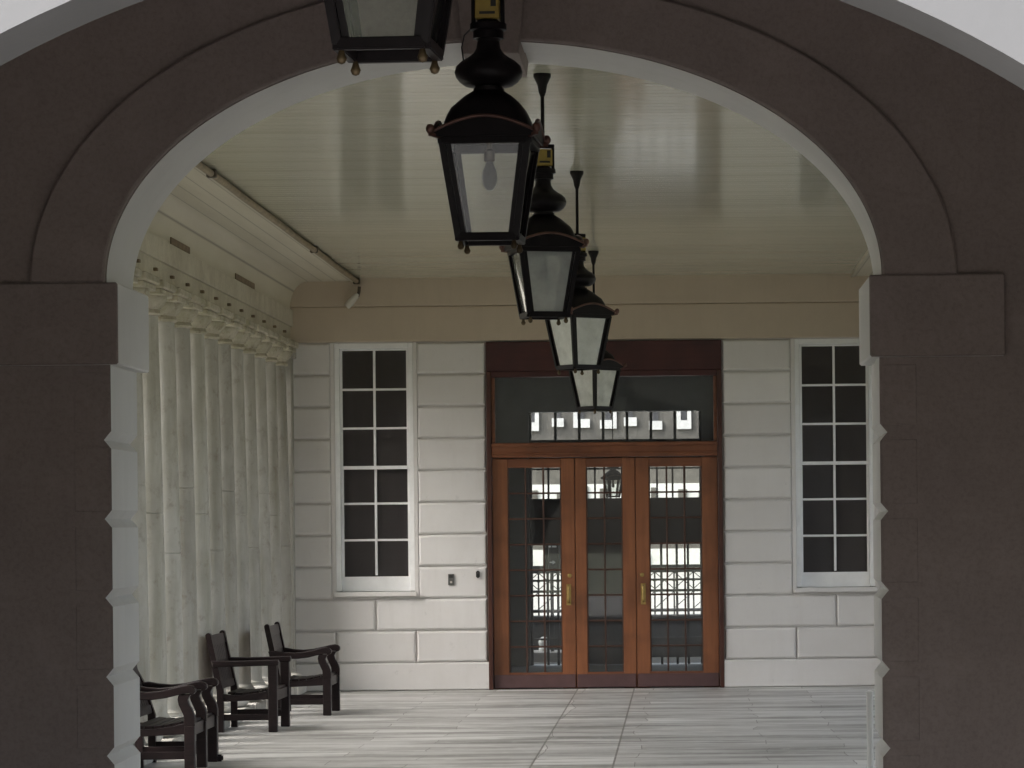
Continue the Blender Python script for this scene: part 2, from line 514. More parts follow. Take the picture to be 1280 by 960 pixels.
# flat margin round each window
for sx_ in (-1, 1):
    c0 = sx_ * WX
    box(bm, c0 - WG - .004, c0 - .392, .006, .05, .935, 3.454)
    box(bm, c0 + .392, c0 + WG + .004, .006, .05, .935, 3.454)
build('wall', bm, M['wall'], house)
bm = bmesh.new()
block(bm, XL, XR, 3.462, 3.815, -.004, .03, .012)
block(bm, XL, XR, 3.815, 4.10, -.036, .06, .008)
build('frieze', bm, M['frieze'], house)
# shell of the house behind: side walls, roof, lobby walls
bm = bmesh.new()
box(bm, -5.4, -4.61, .02, 5.6, 0, 4.75)
box(bm, 4.61, 5.4, .02, 5.6, 0, 4.75)
box(bm, -5.4, 5.4, .37, 5.6, 4.2, 4.75)
box(bm, -4.6, 4.6, .37, 5.6, -.12, -.005)
box(bm, -2.05, -1.9, .365, 5.14, 0, 4.19)
box(bm, 1.5, 1.65, .365, 5.14, 0, 4.19)
FS = F / 108.0 - YW            # depth of the inner screen behind the wall face
box(bm, -4.6, -1.0, FS, FS + .25, 0, 4.19)
box(bm, 1.0, 4.6, FS, FS + .25, 0, 4.19)
box(bm, -1.0, 1.0, FS, FS + .25, 2.935, 4.19)
build('interior_shell', bm, M['dark_room'], house)

# windows
def window(cx):
    w = bmesh.new()
    o, g = .39, .318
    zt, zb = 3.38, 1.133
    y0, y1 = .075, .125
    # box frame
    bbox(w, cx - o, cx - g - .025, .03, .16, .99, 3.454, .004)
    bbox(w, cx + g + .025, cx + o, .03, .16, .99, 3.454, .004)
    bbox(w, cx - g - .025, cx + g + .025, .03, .16, zt + .02, 3.454, .004)
    fr = build('window', w, M['grey_paint'], house)
    s = bmesh.new()
    zm = 2.222
    for (a, b, dy) in ((zm, zt, 0.), (zb, zm, .038)):
        yy0, yy1 = y0 + dy, y0 + dy + .034
        bbox(s, cx - g - .022, cx - g, yy0, yy1, a - .02, b + .018, .003)
        bbox(s, cx + g, cx + g + .022, yy0, yy1, a - .02, b + .018, .003)
        bbox(s, cx - g, cx + g, yy0, yy1, b, b + .018, .003)
        if a == zm:
            bbox(s, cx - g, cx + g, yy0 - .012, yy1, a - .022, a + .012, .003)
        else:
            bbox(s, cx - g - .023, cx + g + .023, yy0 - .002, yy1 - .001, .984, a, .004)
        bbox(s, cx - .012, cx + .012, yy0 + .004, yy1, a + .012, b, .003)
        n = 3
        for k in range(1, n):
            zz = a + (b - a) * k / n
            bbox(s, cx - g, cx + g, yy0 + .007, yy1, zz - .011, zz + .011, .003)
    build('sash', s, M['grey_paint'], fr)
    p = bmesh.new()
    box(p, cx - g - .004, cx + g + .004, y0 + .024, y0 + .028, zm, zt + .004)
    box(p, cx - g - .004, cx + g + .004, y0 + .062, y0 + .066, zb - .004, zm - .006)
    build('pane', p, M['window_glass'], fr)
    q = bmesh.new()
    bbox(q, cx - .41, cx + .41, -.045, .10, .935, .982, .006)
    build('sill', q, M['wall'], fr)
window(-WX); window(WX)

# door: frame, lintel board, transom light, three glazed leaves
for s_ in (-1, 1):
    bm = bmesh.new()
    a_, b_ = sorted((s_ * 1.168, s_ * 1.123))
    bbox(bm, a_, b_, -.02, .20, 0, 3.155, .005)
    build('door_jamb', bm, M['frame_dark'], house)
    bm = bmesh.new()
    bbox(bm, s_ * .3005 - .022, s_ * .3005 + .022, .098, .115, .006, 2.292, .003)
    build('door_stop', bm, M['frame_dark'], house)
bm = bmesh.new()
bbox(bm, -1.168, 1.168, -.012, .20, 3.158, 3.45, .006)
bbox(bm, -1.12, 1.12, -.004, .10, 3.10, 3.156, .004)
build('lintel_board', bm, M['maroon'], house)
bm = bmesh.new()
bbox(bm, -1.12, 1.12, -.01, .16, 2.30, 2.44, .006)
bbox(bm, -1.12, 1.12, -.035, .10, 2.405, 2.445, .008)
bbox(bm, -1.12, 1.12, -.022, .10, 2.33, 2.352, .006)
bbox(bm, -1.12, -1.085, .02, .12, 2.448, 3.098, .004)
bbox(bm, 1.085, 1.12, .02, .12, 2.448, 3.098, .004)
tl = build('transom', bm, M['door_wood_h'], house)
bm = bmesh.new(); box(bm, -1.085, 1.085, .068, .074, 2.448, 3.098)
build('pane', bm, M['transom_glass'], tl)

def leaf(x0, x1, g0, g1, cols, handle=None):
    y0, y1 = .045, .095
    zg0, zg1 = .165, 2.20
    w = bmesh.new()
    bbox(w, x0, g0, y0, y1, .006, 2.292, .005)
    bbox(w, g1, x1, y0, y1, .006, 2.292, .005)
    lf = build('door_leaf', w, M['door_wood'], house)
    for z0_, z1_ in ((zg1, 2.290), (.10, zg0)):
        r = bmesh.new()
        bbox(r, g0, g1, y0 + .001, y1 - .001, z0_, z1_, .004)
        build('rail', r, M['door_wood_h'], lf)
    k = bmesh.new()
    bbox(k, x0 + .006, x1 - .006, y0 - .012, y0 - .001, .012, .145, .003)
    build('kick_plate', k, M['kick'], lf)
    b = bmesh.new()
    for i in range(1, cols):
        xx = g0 + (g1 - g0) * i / cols
        bbox(b, xx - .009, xx + .009, y0 + .008, y1 - .01, zg0, zg1, .003)
    for i in range(1, 8):
        zz = zg0 + (zg1 - zg0) * i / 8
        bbox(b, g0, g1, y0 + .011, y1 - .013, zz - .009, zz + .009, .003)
    # beads round the glass
    bbox(b, g0, g0 + .012, y0 + .006, y1 - .008, zg0, zg1, .003)
    bbox(b, g1 - .012, g1, y0 + .006, y1 - .008, zg0, zg1, .003)
    build('glazing_bars', b, M['bars'], lf)
    p = bmesh.new(); box(p, g0, g1, y0 + .024, y0 + .029, zg0, zg1)
    build('pane', p, M['glass'], lf)
    if handle is not None:
        h = bmesh.new()
        bbox(h, handle - .024, handle + .024, y0 - .006, y0 - .001, .83, 1.04, .002)
        tube(h, [(handle, y0 - .004, .86), (handle, y0 - .045, .875), (handle, y0 - .052, .90), (handle, y0 - .052, .985), (handle, y0 - .045, 1.01), (handle, y0 - .004, 1.02)], .011, 10)
        build('handle', h, M['brass'], lf)
        q = bmesh.new()
        lathe(q, [(0, 0), (.021, 0), (.021, .006), (.014, .009), (0, .010)], 20)
        lo = build('lock', q, M['brass'], lf, 40, (handle + (.01 if handle < 0 else -.01), y0 - .001, 1.125))
        lo.rotation_euler = (PI / 2, 0, 0)
leaf(-1.12, -.304, -.968, -.436, 3, -.370)
leaf(-.297, .297, -.188, .172, 2)
leaf(.304, 1.12, .436, .962, 3, .370)

# inner glazed screen at the back of the lobby
y0, y1 = FS + .06, FS + .13
bm = bmesh.new()
box(bm, -1.0, -.97, y0, y1, 0, 2.93); box(bm, .97, 1.0, y0, y1, 0, 2.93)
box(bm, -.97, .97, y0, y1, 2.31, 2.585)            # beam under its fanlight
box(bm, -.97, .97, y0, y1, 1.40, 1.93)             # solid middle
box(bm, -.60, .36, y0, y1, 0, 1.40)
for i in range(1, 7):
    xx = -.97 + 1.94 * i / 7
    box(bm, xx - .016, xx + .016, y0 + .002, y1 - .002, 2.585, 2.93)
box(bm, -.97, .97, y0 + .004, y1 - .004, 2.585, 2.612)
for xx in (-.78, -.60, -.42, -.24, -.06, .12, .30, .48, .66, .80):
    box(bm, xx - .011, xx + .011, y0 + .002, y1 - .002, 1.93, 2.31)
box(bm, -.97, .97, y0 + .006, y1 - .006, 2.262, 2.282)
for xx in (-.80, -.68, .52, .70, .83):
    box(bm, xx - .014, xx + .014, y0 + .002, y1 - .002, 0, 1.40)
for zz in (.30, .62, .98):
    box(bm, -.97, .97, y0 + .005, y1 - .005, zz - .012, zz + .012)
scr = build('inner_screen', bm, M['screen_wood'], house)
scr['label'] = 'dark timber glazed screen seen through the doors'
# put the handy structure in order: window/door meshes already local to house

# ------------------------------------------------------------------ beyond the house: court, low wall with railing, far building
low = bmesh.new(); bbox(low, -6, 5, 38.5, 38.8, -.16, .50, .01)
tag(build('low_wall', low, M['iron_dark']), 'dark low wall under the iron railing, seen through the door glass', 'wall')
rl = empty('railing', (-.8, 38.65, .5))
tag(rl, 'black iron railing with crossed balusters on the dark low wall, seen through the doors', 'railing')
r = bmesh.new()
for zz in (.06, .30, .54):
    bbox(r, -2.2, 2.2, -.025, .025, zz - .016, zz + .016, .004)
bbox(r, -2.2, 2.2, -.035, .035, .58, .62, .006)
build('rail', r, M['iron_dark'], rl)
r = bmesh.new()
for i in range(19):
    xx = -2.16 + i * .24
    box(r, xx - .010, xx + .010, -.01, .01, 0, .58)
    lathe(r, [(0, -.024), (.022, -.012), (.026, 0), (.022, .012), (0, .024)], 10, (xx, 0, .43))
build('baluster', r, M['iron_dark'], rl)['kind'] = 'stuff'
r = bmesh.new()
for i in range(18):
    xx = -2.16 + i * .24
    beam(r, (xx, 0, .32), (xx + .24, 0, .53), .010, .010)
    beam(r, (xx + .24, .012, .32), (xx, .012, .53), .010, .010)
    beam(r, (xx, 0, .08), (xx + .24, 0, .29), .010, .010)
build('lattice', r, M['iron_dark'], rl)

fb = empty('far_building', (0, 122, 0))
tag(fb, 'grey brick terrace with white window surrounds, seen through the fanlight over the doors', 'building')
b = bmesh.new(); box(b, -30, 30, 0, 8, -.2, 14)
build('wall', b, M['facade_far'], fb)
b = bmesh.new(); box(b, -30, 30, -.06, 0, 2.2, 3.15); box(b, -30, 30, -.06, 0, -.2, .6)
build('stucco_band', b, M['facade_white'], fb)
for i in range(11):
    xx = -8.6 + i * .97 + random.uniform(-.10, .10)
    zz = 5.50 + random.uniform(-.10, .10)
    ww = .27 + random.uniform(-.05, .06)
    b = bmesh.new()
    box(b, xx - ww, xx + ww, -.14, 0, zz - .17, zz + .17)
    if i % 3 == 0:
        box(b, xx + ww - .16, xx + ww, -.12, 0, zz + .171, zz + .75)
    if i % 4 == 1:
        box(b, xx - ww, xx - ww + .16, -.12, 0, zz + .171, zz + .60)
    wn = build('window', b, M['facade_white'], fb)
    b = bmesh.new(); box(b, xx - .12, xx + .10, -.05, -.002, zz + .173, zz + 1.1)
    build('pane', b, M['far_pane'], wn)

for i in range(14):
    xx = -9.4 + i * .93 + random.uniform(-.2, .2)
    b = bmesh.new(); box(b, xx - .16, xx + random.uniform(.02, .22), -.13, -.062, 2.35 + random.uniform(0, .3), 3.0 + random.uniform(-.2, .1))
    build('shutter', b, M['facade_far'], fb)
for i in range(7):
    b = bmesh.new(); xx = -8.8 + i * 1.9 + random.uniform(-.5, .5); box(b, xx, xx + random.uniform(.15, .7), -.13, -.062, -.19, random.uniform(.25, .58))
    build('doorway', b, M['far_pane'], fb)

sg = empty('notice_board', (-1.52, 37.6, 0))
tag(sg, 'black notice board with a white arrow, behind the left door leaf', 'sign')
b = bmesh.new(); bbox(b, -.13, .08, -.03, .03, 1.06, 1.42, .01); box(b, -.05, -.01, -.02, .02, -.16, 1.06); build('board', b, M['black_plastic'], sg)
for a_ in (-.10, -.022):
    b = bmesh.new(); box(b, a_, a_ + .066, -.034, -.031, 1.355, 1.375); build('lettering', b, M['white_sign'], sg)
b = bmesh.new(); box(b, -.055, -.02, -.034, -.031, 1.168, 1.182)
v_ = [b.verts.new(p) for p in ((-.02, -.0325, 1.148), (-.02, -.0325, 1.202), (.018, -.0325, 1.175))]
b.faces.new(v_)
build('arrow', b, M['white_sign'], sg)

bo = bmesh.new()
lathe(bo, [(0, 0), (.06, 0), (.065, .02), (.06, .05), (.045, .06), (.06, .075), (.068, .11), (.055, .15), (.025, .17), (0, .175)], 24)
tag(build('bollard', bo, M['facade_white'], None, 50, (-1.66, 37.75, .10)), 'small round-topped white bollard low behind the left door leaf', 'bollard')
bo = bmesh.new(); bbox(bo, -1.9, -1.4, 37.4, 38.1, -.16, .10, .01)
tag(build('stone_block', bo, M['courtyard']), 'low dark stone block under the white bollard behind the door', 'block')

# ------------------------------------------------------------------ colonnade roof: ceiling, coves, architraves
roof = empty('colonnade_roof', (AX, YB, 3.456))
tag(roof, 'cream boarded colonnade ceiling with curved coves on stone beams above the hanging lanterns', 'ceiling')
L = YW - YB
def rz(z): return z - 3.456
bm = bmesh.new(); box(bm, -2.936, 2.936, .0, L - .005, rz(ZC), rz(ZC) + .25)
build('ceiling_boards', bm, M['ceiling'], roof)
XA = -3.845 - AX                           # inner face of the architrave, local
for s_ in (1, -1):
    # cove: concave quarter ellipse from the ceiling edge down to the architrave
    prof = []
    for k in range(13):
        t = (PI / 2) * k / 12
        prof.append((XA + .17 * (1 - math.cos(PI / 2 - t)) , rz(3.785) + (rz(ZC) - rz(3.785)) * math.sin(PI / 2 - t)))
    prof = [(XA + .17 - .17 * math.sin(a), rz(3.785) + .279 * math.cos(a)) for a in [PI / 2 * k / 12 for k in range(13)]]
    pts = [(-2.46, rz(ZC) + .004), (-2.46, rz(ZC) - .034), (-2.49, rz(ZC) - .034), (-2.50, rz(ZC) - .026)] + prof + [(XA - .2, rz(3.785)), (XA - .2, rz(ZC) + .25), (-2.938, rz(ZC) + .25), (-2.938, rz(ZC) + .004)]
    pts = [(s_ * x, z) for x, z in pts]
    bm = bmesh.new(); prism_y(bm, pts, .0, L - .006)
    build('cove', bm, M['cove'], roof, 30)
    bm = bmesh.new()
    xs = sorted((s_ * XA, s_ * (XA - .33)))
    box(bm, xs[0], xs[1], 0, L - .007, 0, rz(3.62))
    xs = sorted((s_ * (XA + .025), s_ * (XA - .355)))
    box(bm, xs[0], xs[1], 0, L - .008, rz(3.62), rz(3.785) - .002)
    build('architrave', bm, M['beam'], roof)
bm = bmesh.new(); box(bm, -4.05, 4.05, -.1, L + .01, rz(ZC) + .26, rz(ZC) + .5)
build('roof_slab', bm, M['facade_far'], roof)
# long peeled strips on the left cove
bm = bmesh.new()
for yy, ln in ((F / 162. - YB, .9), (F / 141. - YB, 1.2)):
    bbox(bm, XA + .006, XA + .016, yy - ln / 2, yy + ln / 2, rz(3.79), rz(3.845), .004)
build('bare_patch', bm, M['slot'], roof)

for k in range(13):
    yy = YW - .45 - k * .747 - .12 - YB
    bm = bmesh.new(); box(bm, XA - .004, XA + .0275, yy - .030, yy + .030, rz(3.530), rz(3.552))
    build('socket', bm, M['slot'], roof)
# columns
def shaft_mesh(joints, name):
    rb, rt, z0, z1 = .230, .190, .22, 3.20
    prof = [(rb + .022, z0), (rb + .022, z0 + .022), (rb + .008, z0 + .034), (rb, z0 + .05)]
    n = 14
    zz = [z0 + .05 + (z1 - z0 - .05) * k / n for k in range(1, n + 1)]
    def rad(z):
        t = (z - z0) / (z1 - z0)
        return rb - (rb - rt) * (max(0, t - .12) / .88) ** 1.25
    pts = [(rad(z), z) for z in zz]
    for j in joints:
        r = rad(j)
        pts += [(r, j - .008), (r - .007, j - .003), (r - .007, j + .003), (r, j + .008)]
    pts.sort(key=lambda p: p[1])
    prof += pts
    prof += [(rt, 3.215)]
    b = bmesh.new(); lathe(b, prof, 40)
    bmesh.ops.recalc_face_normals(b, faces=b.faces[:])
    me = D.meshes.new(name); b.to_mesh(me); b.free()
    me.materials.append(M['column'])
    for p in me.polygons: p.use_smooth = True
    me.set_sharp_from_angle(angle=math.radians(35))
    return me
SHAFTS = [shaft_mesh([1.45], 'shaft'), shaft_mesh([1.75], 'shaft'), shaft_mesh([1.95], 'shaft'), shaft_mesh([1.62], 'shaft')]
b = bmesh.new()
bbox(b, -.285, .285, -.285, .285, 3.395, 3.4545, .010)
bbox(b, -.262, .262, -.262, .262, 3.350, 3.394, .008)
lathe(b, [(.190, 3.205), (.206, 3.211), (.212, 3.224), (.204, 3.236), (.198, 3.250), (.212, 3.258), (.216, 3.270), (.236, 3.292), (.253, 3.318), (.259, 3.338), (.258, 3.3495)], 40)
bmesh.ops.recalc_face_normals(b, faces=b.faces[:])
CAP = D.meshes.new('capital'); b.to_mesh(CAP); b.free(); CAP.materials.append(M['capital'])
for p in CAP.polygons: p.use_smooth = True
CAP.set_sharp_from_angle(angle=math.radians(35))
b = bmesh.new()
bbox(b, -.325, .325, -.325, .325, 0.0, .10, .010)
pr = [(.26, .10)] + [(.255 + .066 * math.cos(a), .156 + .056 * math.sin(a)) for a in [-PI / 2 + PI * k / 10 for k in range(11)]] + [(.264, .214), (.264, .224)]
lathe(b, pr, 40)
bmesh.ops.recalc_face_normals(b, faces=b.faces[:])
BASE = D.meshes.new('base'); b.to_mesh(BASE); b.free(); BASE.materials.append(M['column'])
for p in BASE.polygons: p.use_smooth = True
BASE.set_sharp_from_angle(angle=math.radians(35))
ORD = ['nearest', 'second', 'third', 'fourth', 'fifth', 'sixth', 'seventh', 'eighth', 'ninth', 'tenth', 'eleventh', 'twelfth', 'thirteenth', 'fourteenth', 'fifteenth', 'sixteenth', 'seventeenth', 'eighteenth', 'nineteenth', 'twentieth', 'twenty-first', 'twenty-second', 'twenty-third', 'twenty-fourth']
def column(x, y, k, label, group):
    c = empty('stone_column', (x, y, 0), (0, PI / 2, PI, 3 * PI / 2)[(k * 7) % 4])
    tag(c, label, 'column', group)
    for nm, me in (('base', BASE), ('shaft', SHAFTS[(k * 5 + k // 3) % 4]), ('capital', CAP)):
        link(D.objects.new(nm, me), c)
SP = .747
kk = 0
y = YW - .45
while y > YB + .35:
    lab = ('weathered stone column standing against the far wall, last of the left row' if kk == 0
           else f'weathered stone column, {ORD[kk]} from the far wall in the left row')
    column(CXL, y, kk, lab, 'columns of the left colonnade row')
    if kk % 2 == 0:  # unseen right row, thinned to every other column to admit more daylight
        lab = ('weathered stone column against the far wall, last of the right row' if kk == 0
               else f'weathered stone column, {ORD[kk // 2]} from the far wall in the right row')
        column(CXR, y, kk + 2, lab, 'columns of the right colonnade row')
    y -= SP; kk += 1

for s_ in (-1, 1):
    bm = bmesh.new()
    xm = s_ * (4.03 + AX)
    bbox(bm, xm - .21, xm + .21, -.17, .032, 0, 3.30, .005)
    bbox(bm, xm - .24, xm + .24, -.19, .032, 3.302, 3.454, .005)
    build('light_gap_pier', bm, M['column'], house)  # added piers, closing the last gaps to keep daylight off the wall ends
# pipe along the ceiling edge with its clips, and the little fitting at its end
bm = bmesh.new()
pipe_x = -3.175
pts = [(pipe_x + .007 * math.sin(k * 1.7), YB + .02 + (L - .10) * k / 24, ZC - .028 - .008 * abs(math.sin(k * .9))) for k in range(25)]
tube(bm, pts, .024, 10)
pp = tag(build('conduit_pipe', bm, M['pipe'], None, 60), 'olive brown pipe running along the left edge of the boarded ceiling', 'pipe')
for yy in (F / 183., F / 143., YW - .10, F / 220., F / 270.):
    bm = bmesh.new()
    bbox(bm, pipe_x - .034, pipe_x + .034, yy - .03, yy + .03, ZC - .060, ZC - .001, .008)
    build('clip', bm, M['pipe_dark'], pp)
sl = empty('spot_lamp', (pipe_x + .01, YW - .12, ZC - .09))
tag(sl, 'small off-white lamp fitting angled down from the pipe end at the far wall', 'lamp')
bm = bmesh.new(); tube(bm, [(0.02, 0, .004), (.015, 0, -.05), (.0, 0, -.095)], .016, 8); build('bracket', bm, M['pipe_dark'], sl)
bm = bmesh.new()
lathe(bm, [(0, -.095), (.034, -.095), (.036, -.02), (.030, .05), (.018, .075), (0, .078)], 18)
h = build('housing', bm, M['lamp_white'], sl, 40, (-.045, 0, -.125)); h.rotation_euler = (0, math.radians(42), 0)

# intercom and key reader beside the door
ic = empty('intercom_panel', ((564 - 850 - .7) / 126., YW, 1.65 + (652 - 724.5 + 2.9) / 126.))
tag(ic, 'grey steel intercom panel on the white wall left of the doors', 'intercom')
b = bmesh.new(); bbox(b, -.030, .030, -.014, -.001, -.055, .055, .003); build('plate', b, M['steel'], ic)
b = bmesh.new()
for i in range(5): box(b, -.018, .018, -.0155, -.0142, .018 + i * .006, .021 + i * .006)
build('grille', b, M['black_plastic'], ic)
b = bmesh.new(); lathe(b, [(0, 0), (.011, 0), (.011, .005), (0, .006)], 16)
q = build('button', b, M['lamp_white'], ic, 40, (0, -.014, -.025)); q.rotation_euler = (PI / 2, 0, 0)
kr = empty('key_reader', ((597.5 - 850 - .7) / 126., YW, 1.65 + (652 - 718 + 2.6) / 126.))
tag(kr, 'small black key reader on the white wall right beside the door frame', 'key reader')
b = bmesh.new(); bbox(b, -.019, .019, -.022, -.001, -.036, .036, .008, 2); build('housing', b, M['black_plastic'], kr)
b = bmesh.new(); box(b, -.008, .008, -.0232, -.0222, .010, .018); build('indicator', b, M['steel'], kr)

# ------------------------------------------------------------------ arch wall (dark, seen from the passage)
aw = empty('arch_wall', (AX - .003, YA, 0))
tag(aw, 'rendered wall coloured as in shade, with the large arched opening framing the view, pale reveals', 'wall')
TH = YB - YA
SPR, AH, AR = 2.642, 1.573, .963
def jamb(sgn, dx):
    pts = []
    x = 1.560 + dx
    zc = .0803
    pts.append((sgn * x, -.15))
    while zc < 2.25:
        pts += [(sgn * x, zc - .036), (sgn * (x + .030), zc), (sgn * x, zc + .036)]
        zc += .3207
    pts.append((sgn * x, SPR))
    return pts
def arch_layer(y0, y1, dx):
    el = ellipse(0, SPR, AH + dx, AR + dx, 0, PI, 96)
    pts = jamb(1, dx) + el + jamb(-1, dx)[::-1] + [(-5.2, -.15), (-5.2, 5.2), (5.2, 5.2), (5.2, -.15)]
    t = bmesh.new()
    prism_y(t, pts, y0, y1)
    return t
bm = arch_layer(0, TH * .42, 0)
t = arch_layer(TH * .42 + .001, TH, .010); merge(bm, t)
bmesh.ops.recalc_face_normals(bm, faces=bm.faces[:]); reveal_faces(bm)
# shallow course joints cut round the corners as raised quoin faces
zc = .0803
edges = [-.13] + [zc + .3207 * k for k in range(7)] + [2.309]
for a_, b_ in zip(edges, edges[1:]):
    for sgn in (1, -1):
        x0, x1 = sorted((sgn * 1.566, sgn * 1.71))
        block(bm, x0, x1, a_ + .030, b_ - .030, -.0035, .03, .0035)
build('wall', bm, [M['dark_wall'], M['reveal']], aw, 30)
bm = bmesh.new()
out = ellipse(0, SPR, 1.875, 1.208, 0, PI, 96)
inn = ellipse(0, SPR, AH + .004, AR + .004, PI, 0, 96)
prism_y(bm, out + inn, -.045, .01, .008)
build('archivolt', bm, M['dark_wall'], aw, 30)
bm = bmesh.new()
prism_y(bm, [(-.113, SPR + AR - .058), (.113, SPR + AR - .058), (.155, SPR + 1.30), (-.155, SPR + 1.30)], -.075, TH - .05, .006)
build('keystone', bm, M['dark_wall'], aw)
for sgn in (1, -1):
    bm = bmesh.new()
    x0, x1 = sorted((sgn * 1.520, sgn * 2.07))
    bbox(bm, x0, x1, -.05, TH + .03, 2.309, 2.6405, .007)
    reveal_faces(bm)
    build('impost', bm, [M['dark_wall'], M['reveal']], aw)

# thin post standing just behind the right pier
po = empty('thin_post', (.81, F / 290., 0))
tag(po, 'thin pale grey post standing on the floor against the right pier edge', 'post')
b = bmesh.new(); lathe(b, [(0, 0), (.014, 0), (.014, .885), (.016, .89), (.016, .91), (.006, .915), (0, .916)], 14); build('pole', b, M['post'], po, 40)
b = bmesh.new(); lathe(b, [(0, 0), (.10, 0), (.10, .012), (.03, .028), (.012, .04)], 28); build('base_plate', b, M['iron_dark'], po, 40)

# ------------------------------------------------------------------ passage and its outer arch (nearer than the dark wall)
YR = F / 620.
pa = empty('passage', (AX, YR, 0))
tag(pa, 'dark enclosed passage vault between the pale outer arch and the inner arch wall', 'passage')
PL = YA - YR
for x0_ in (-3.6, 3.1):
    bm = bmesh.new(); box(bm, x0_, x0_ + .5, .35, PL - .002, -.15, 5.2)
    build('side_wall', bm, M['vault'], pa)
bm = bmesh.new(); box(bm, -3.1, 3.1, .35, PL - .002, 4.75, 5.2)
build('vault', bm, M['vault'], pa)
oa = empty('outer_arch', (-.404, YR, 0))
tag(oa, 'pale rendered outer arch catching daylight in the upper corners of the view', 'arch')
rc, zc0 = 1317 / 620., 1.65 - 557.5 / 620.
el = ellipse(0, zc0, rc, rc, 0, PI, 96)
pts = [(rc, -.15)] + el + [(-rc, -.15), (-6.5, -.15), (-6.5, 6.0), (6.5, 6.0), (6.5, -.15)]
bm = bmesh.new(); prism_y(bm, pts, 0, YR * (1 / .962 - 1))
build('wall', bm, M['outer'], oa, 30)

# ------------------------------------------------------------------ lanterns
def lerp(a, b, t): return a + (b - a) * t
def make_lantern(pane_mat):
    root = empty('hanging_lantern')
    zb, zt, hb_, ht = .012, .365, .106, .158
    b = bmesh.new()
    for sx_ in (-1, 1):
        for sy in (-1, 1):
            beam(b, (sx_ * hb_, sy * hb_, zb), (sx_ * ht, sy * ht, zt), .024, .024, .003, (0, 1, 0))
    for s_ in (-1, 1):
        beam(b, (-hb_, s_ * hb_, zb), (hb_, s_ * hb_, zb), .026, .030, .003)
        beam(b, (s_ * hb_, -hb_, zb + .0005), (s_ * hb_, hb_, zb + .0005), .026, .030, .003)
        beam(b, (-ht, s_ * ht, zt), (ht, s_ * ht, zt), .028, .036, .003)
        beam(b, (s_ * ht, -ht, zt + .0005), (s_ * ht, ht, zt + .0005), .028, .036, .003)
    # inner rebate that shows as a dark second frame
    for s_ in (-1, 1):
        for q in (-1, 1):
            a0, a1 = hb_ - .020, ht - .024
            beam(b, (q * a0, s_ * (hb_ - .006), zb + .01), (q * a1, s_ * (ht - .006), zt - .01), .016, .010, 0, (0, 1, 0))
            beam(b, (s_ * (hb_ - .006), q * a0, zb + .01), (s_ * (ht - .006), q * a1, zt - .01), .010, .016, 0, (0, 1, 0))
    build('cage', b, M['black_iron'], root)
    for k in range(4):
        b = bmesh.new()
        i0, i1 = hb_ - .004, ht - .004
        q0 = [(-i0, -i0, zb + .012), (i0, -i0, zb + .012), (i1, -i1, zt - .012), (-i1, -i1, zt - .012)]
        vs = [b.verts.new(p) for p in q0] + [b.verts.new((x, y + .003, z)) for x, y, z in q0]
        for f in ((0, 1, 2, 3), (7, 6, 5, 4), (0, 4, 5, 1), (1, 5, 6, 2), (2, 6, 7, 3), (3, 7, 4, 0)):
            b.faces.new([vs[i] for i in f])
        o = build('pane', b, pane_mat, root)
        o.rotation_euler = (0, 0, k * PI / 2)
    # domed square hood with curved gablets on four sides
    b = bmesh.new()
    prof = [(.170, .378), (.170, .392), (.164, .41), (.158, .435), (.148, .462), (.134, .488), (.115, .512), (.092, .533), (.070, .548), (.056, .558), (.056, .566)]
    rings = []
    for w, z in prof:
        ex = 5.0 if z < .50 else 3.2
        ring = []
        for i in range(48):
            a = 2 * PI * i / 48 + PI / 48
            cc, ss = math.cos(a), math.sin(a)
            rr = w / ((abs(cc) ** ex + abs(ss) ** ex) ** (1 / ex))
            ring.append(b.verts.new((rr * cc, rr * ss, z)))
        rings.append(ring)
    for a, c_ in zip(rings, rings[1:]):
        for i in range(48):
            b.faces.new((a[i], a[(i + 1) % 48], c_[(i + 1) % 48], c_[i]))
    b.faces.new(rings[0]); b.faces.new(rings[-1])
    build('hood', b, M['black_iron'], root, 40)
    for k in range(4):
        b = bmesh.new()
        arc = [(-.182 + .364 * i / 16, .392 + .052 * math.sin(PI * i / 16)) for i in range(17)]
        prism_y(b, [(-.182, .372), (.182, .372)] + arc[::-1], -.184, -.176)
        g = build('gablet', b, M['black_iron'], root)
        g.rotation_euler = (0, 0, k * PI / 2)
        b = bmesh.new()
        tube(b, [(x, -.184, z + .002) for x, z in arc], .0065, 8)
        rm = build('rim', b, M['rim'], g, 60)
    # chimney
    b = bmesh.new()
    lathe(b, [(.050, .556), (.052, .574), (.088, .578), (.108, .592), (.122, .610), (.126, .628), (.119, .650), (.100, .668), (.076, .682), (.056, .698), (.045, .716), (.041, .742), (.046, .750), (.056, .752), (.056, .780), (.068, .784), (.068, .806), (.050, .810), (.034, .822)], 40)
    build('chimney', b, M['black_iron'], root, 40)
    # shackle with the yellow tag
    b = bmesh.new()
    for s_ in (-1, 1):
        bbox(b, s_ * .054 - .007, s_ * .054 + .007, -.016, .016, .806, .925, .003)
    bbox(b, -.061, .061, -.018, .018, .922, .942, .004)
    bbox(b, -.030, .030, -.02, .02, .806, .818, .003)
    build('shackle', b, M['black_iron'], root)
    b = bmesh.new(); bbox(b, -.044, .044, -.042, .042, .822, .912, .004)
    tg = build('tag', b, M['yellow'], root)
    b = bmesh.new(); box(b, -.028, .030, -.0435, -.0425, .838, .848); box(b, .014, .034, -.0435, -.0425, .866, .905)
    build('print', b, M['black_plastic'], tg)
    b = bmesh.new(); tube(b, [(-.060, -.01, .792), (-.088, -.01, .765), (-.098, -.01, .72), (-.092, -.01, .675), (-.075, -.01, .645)], .0028, 6)
    build('cable', b, M['black_plastic'], root, 60)
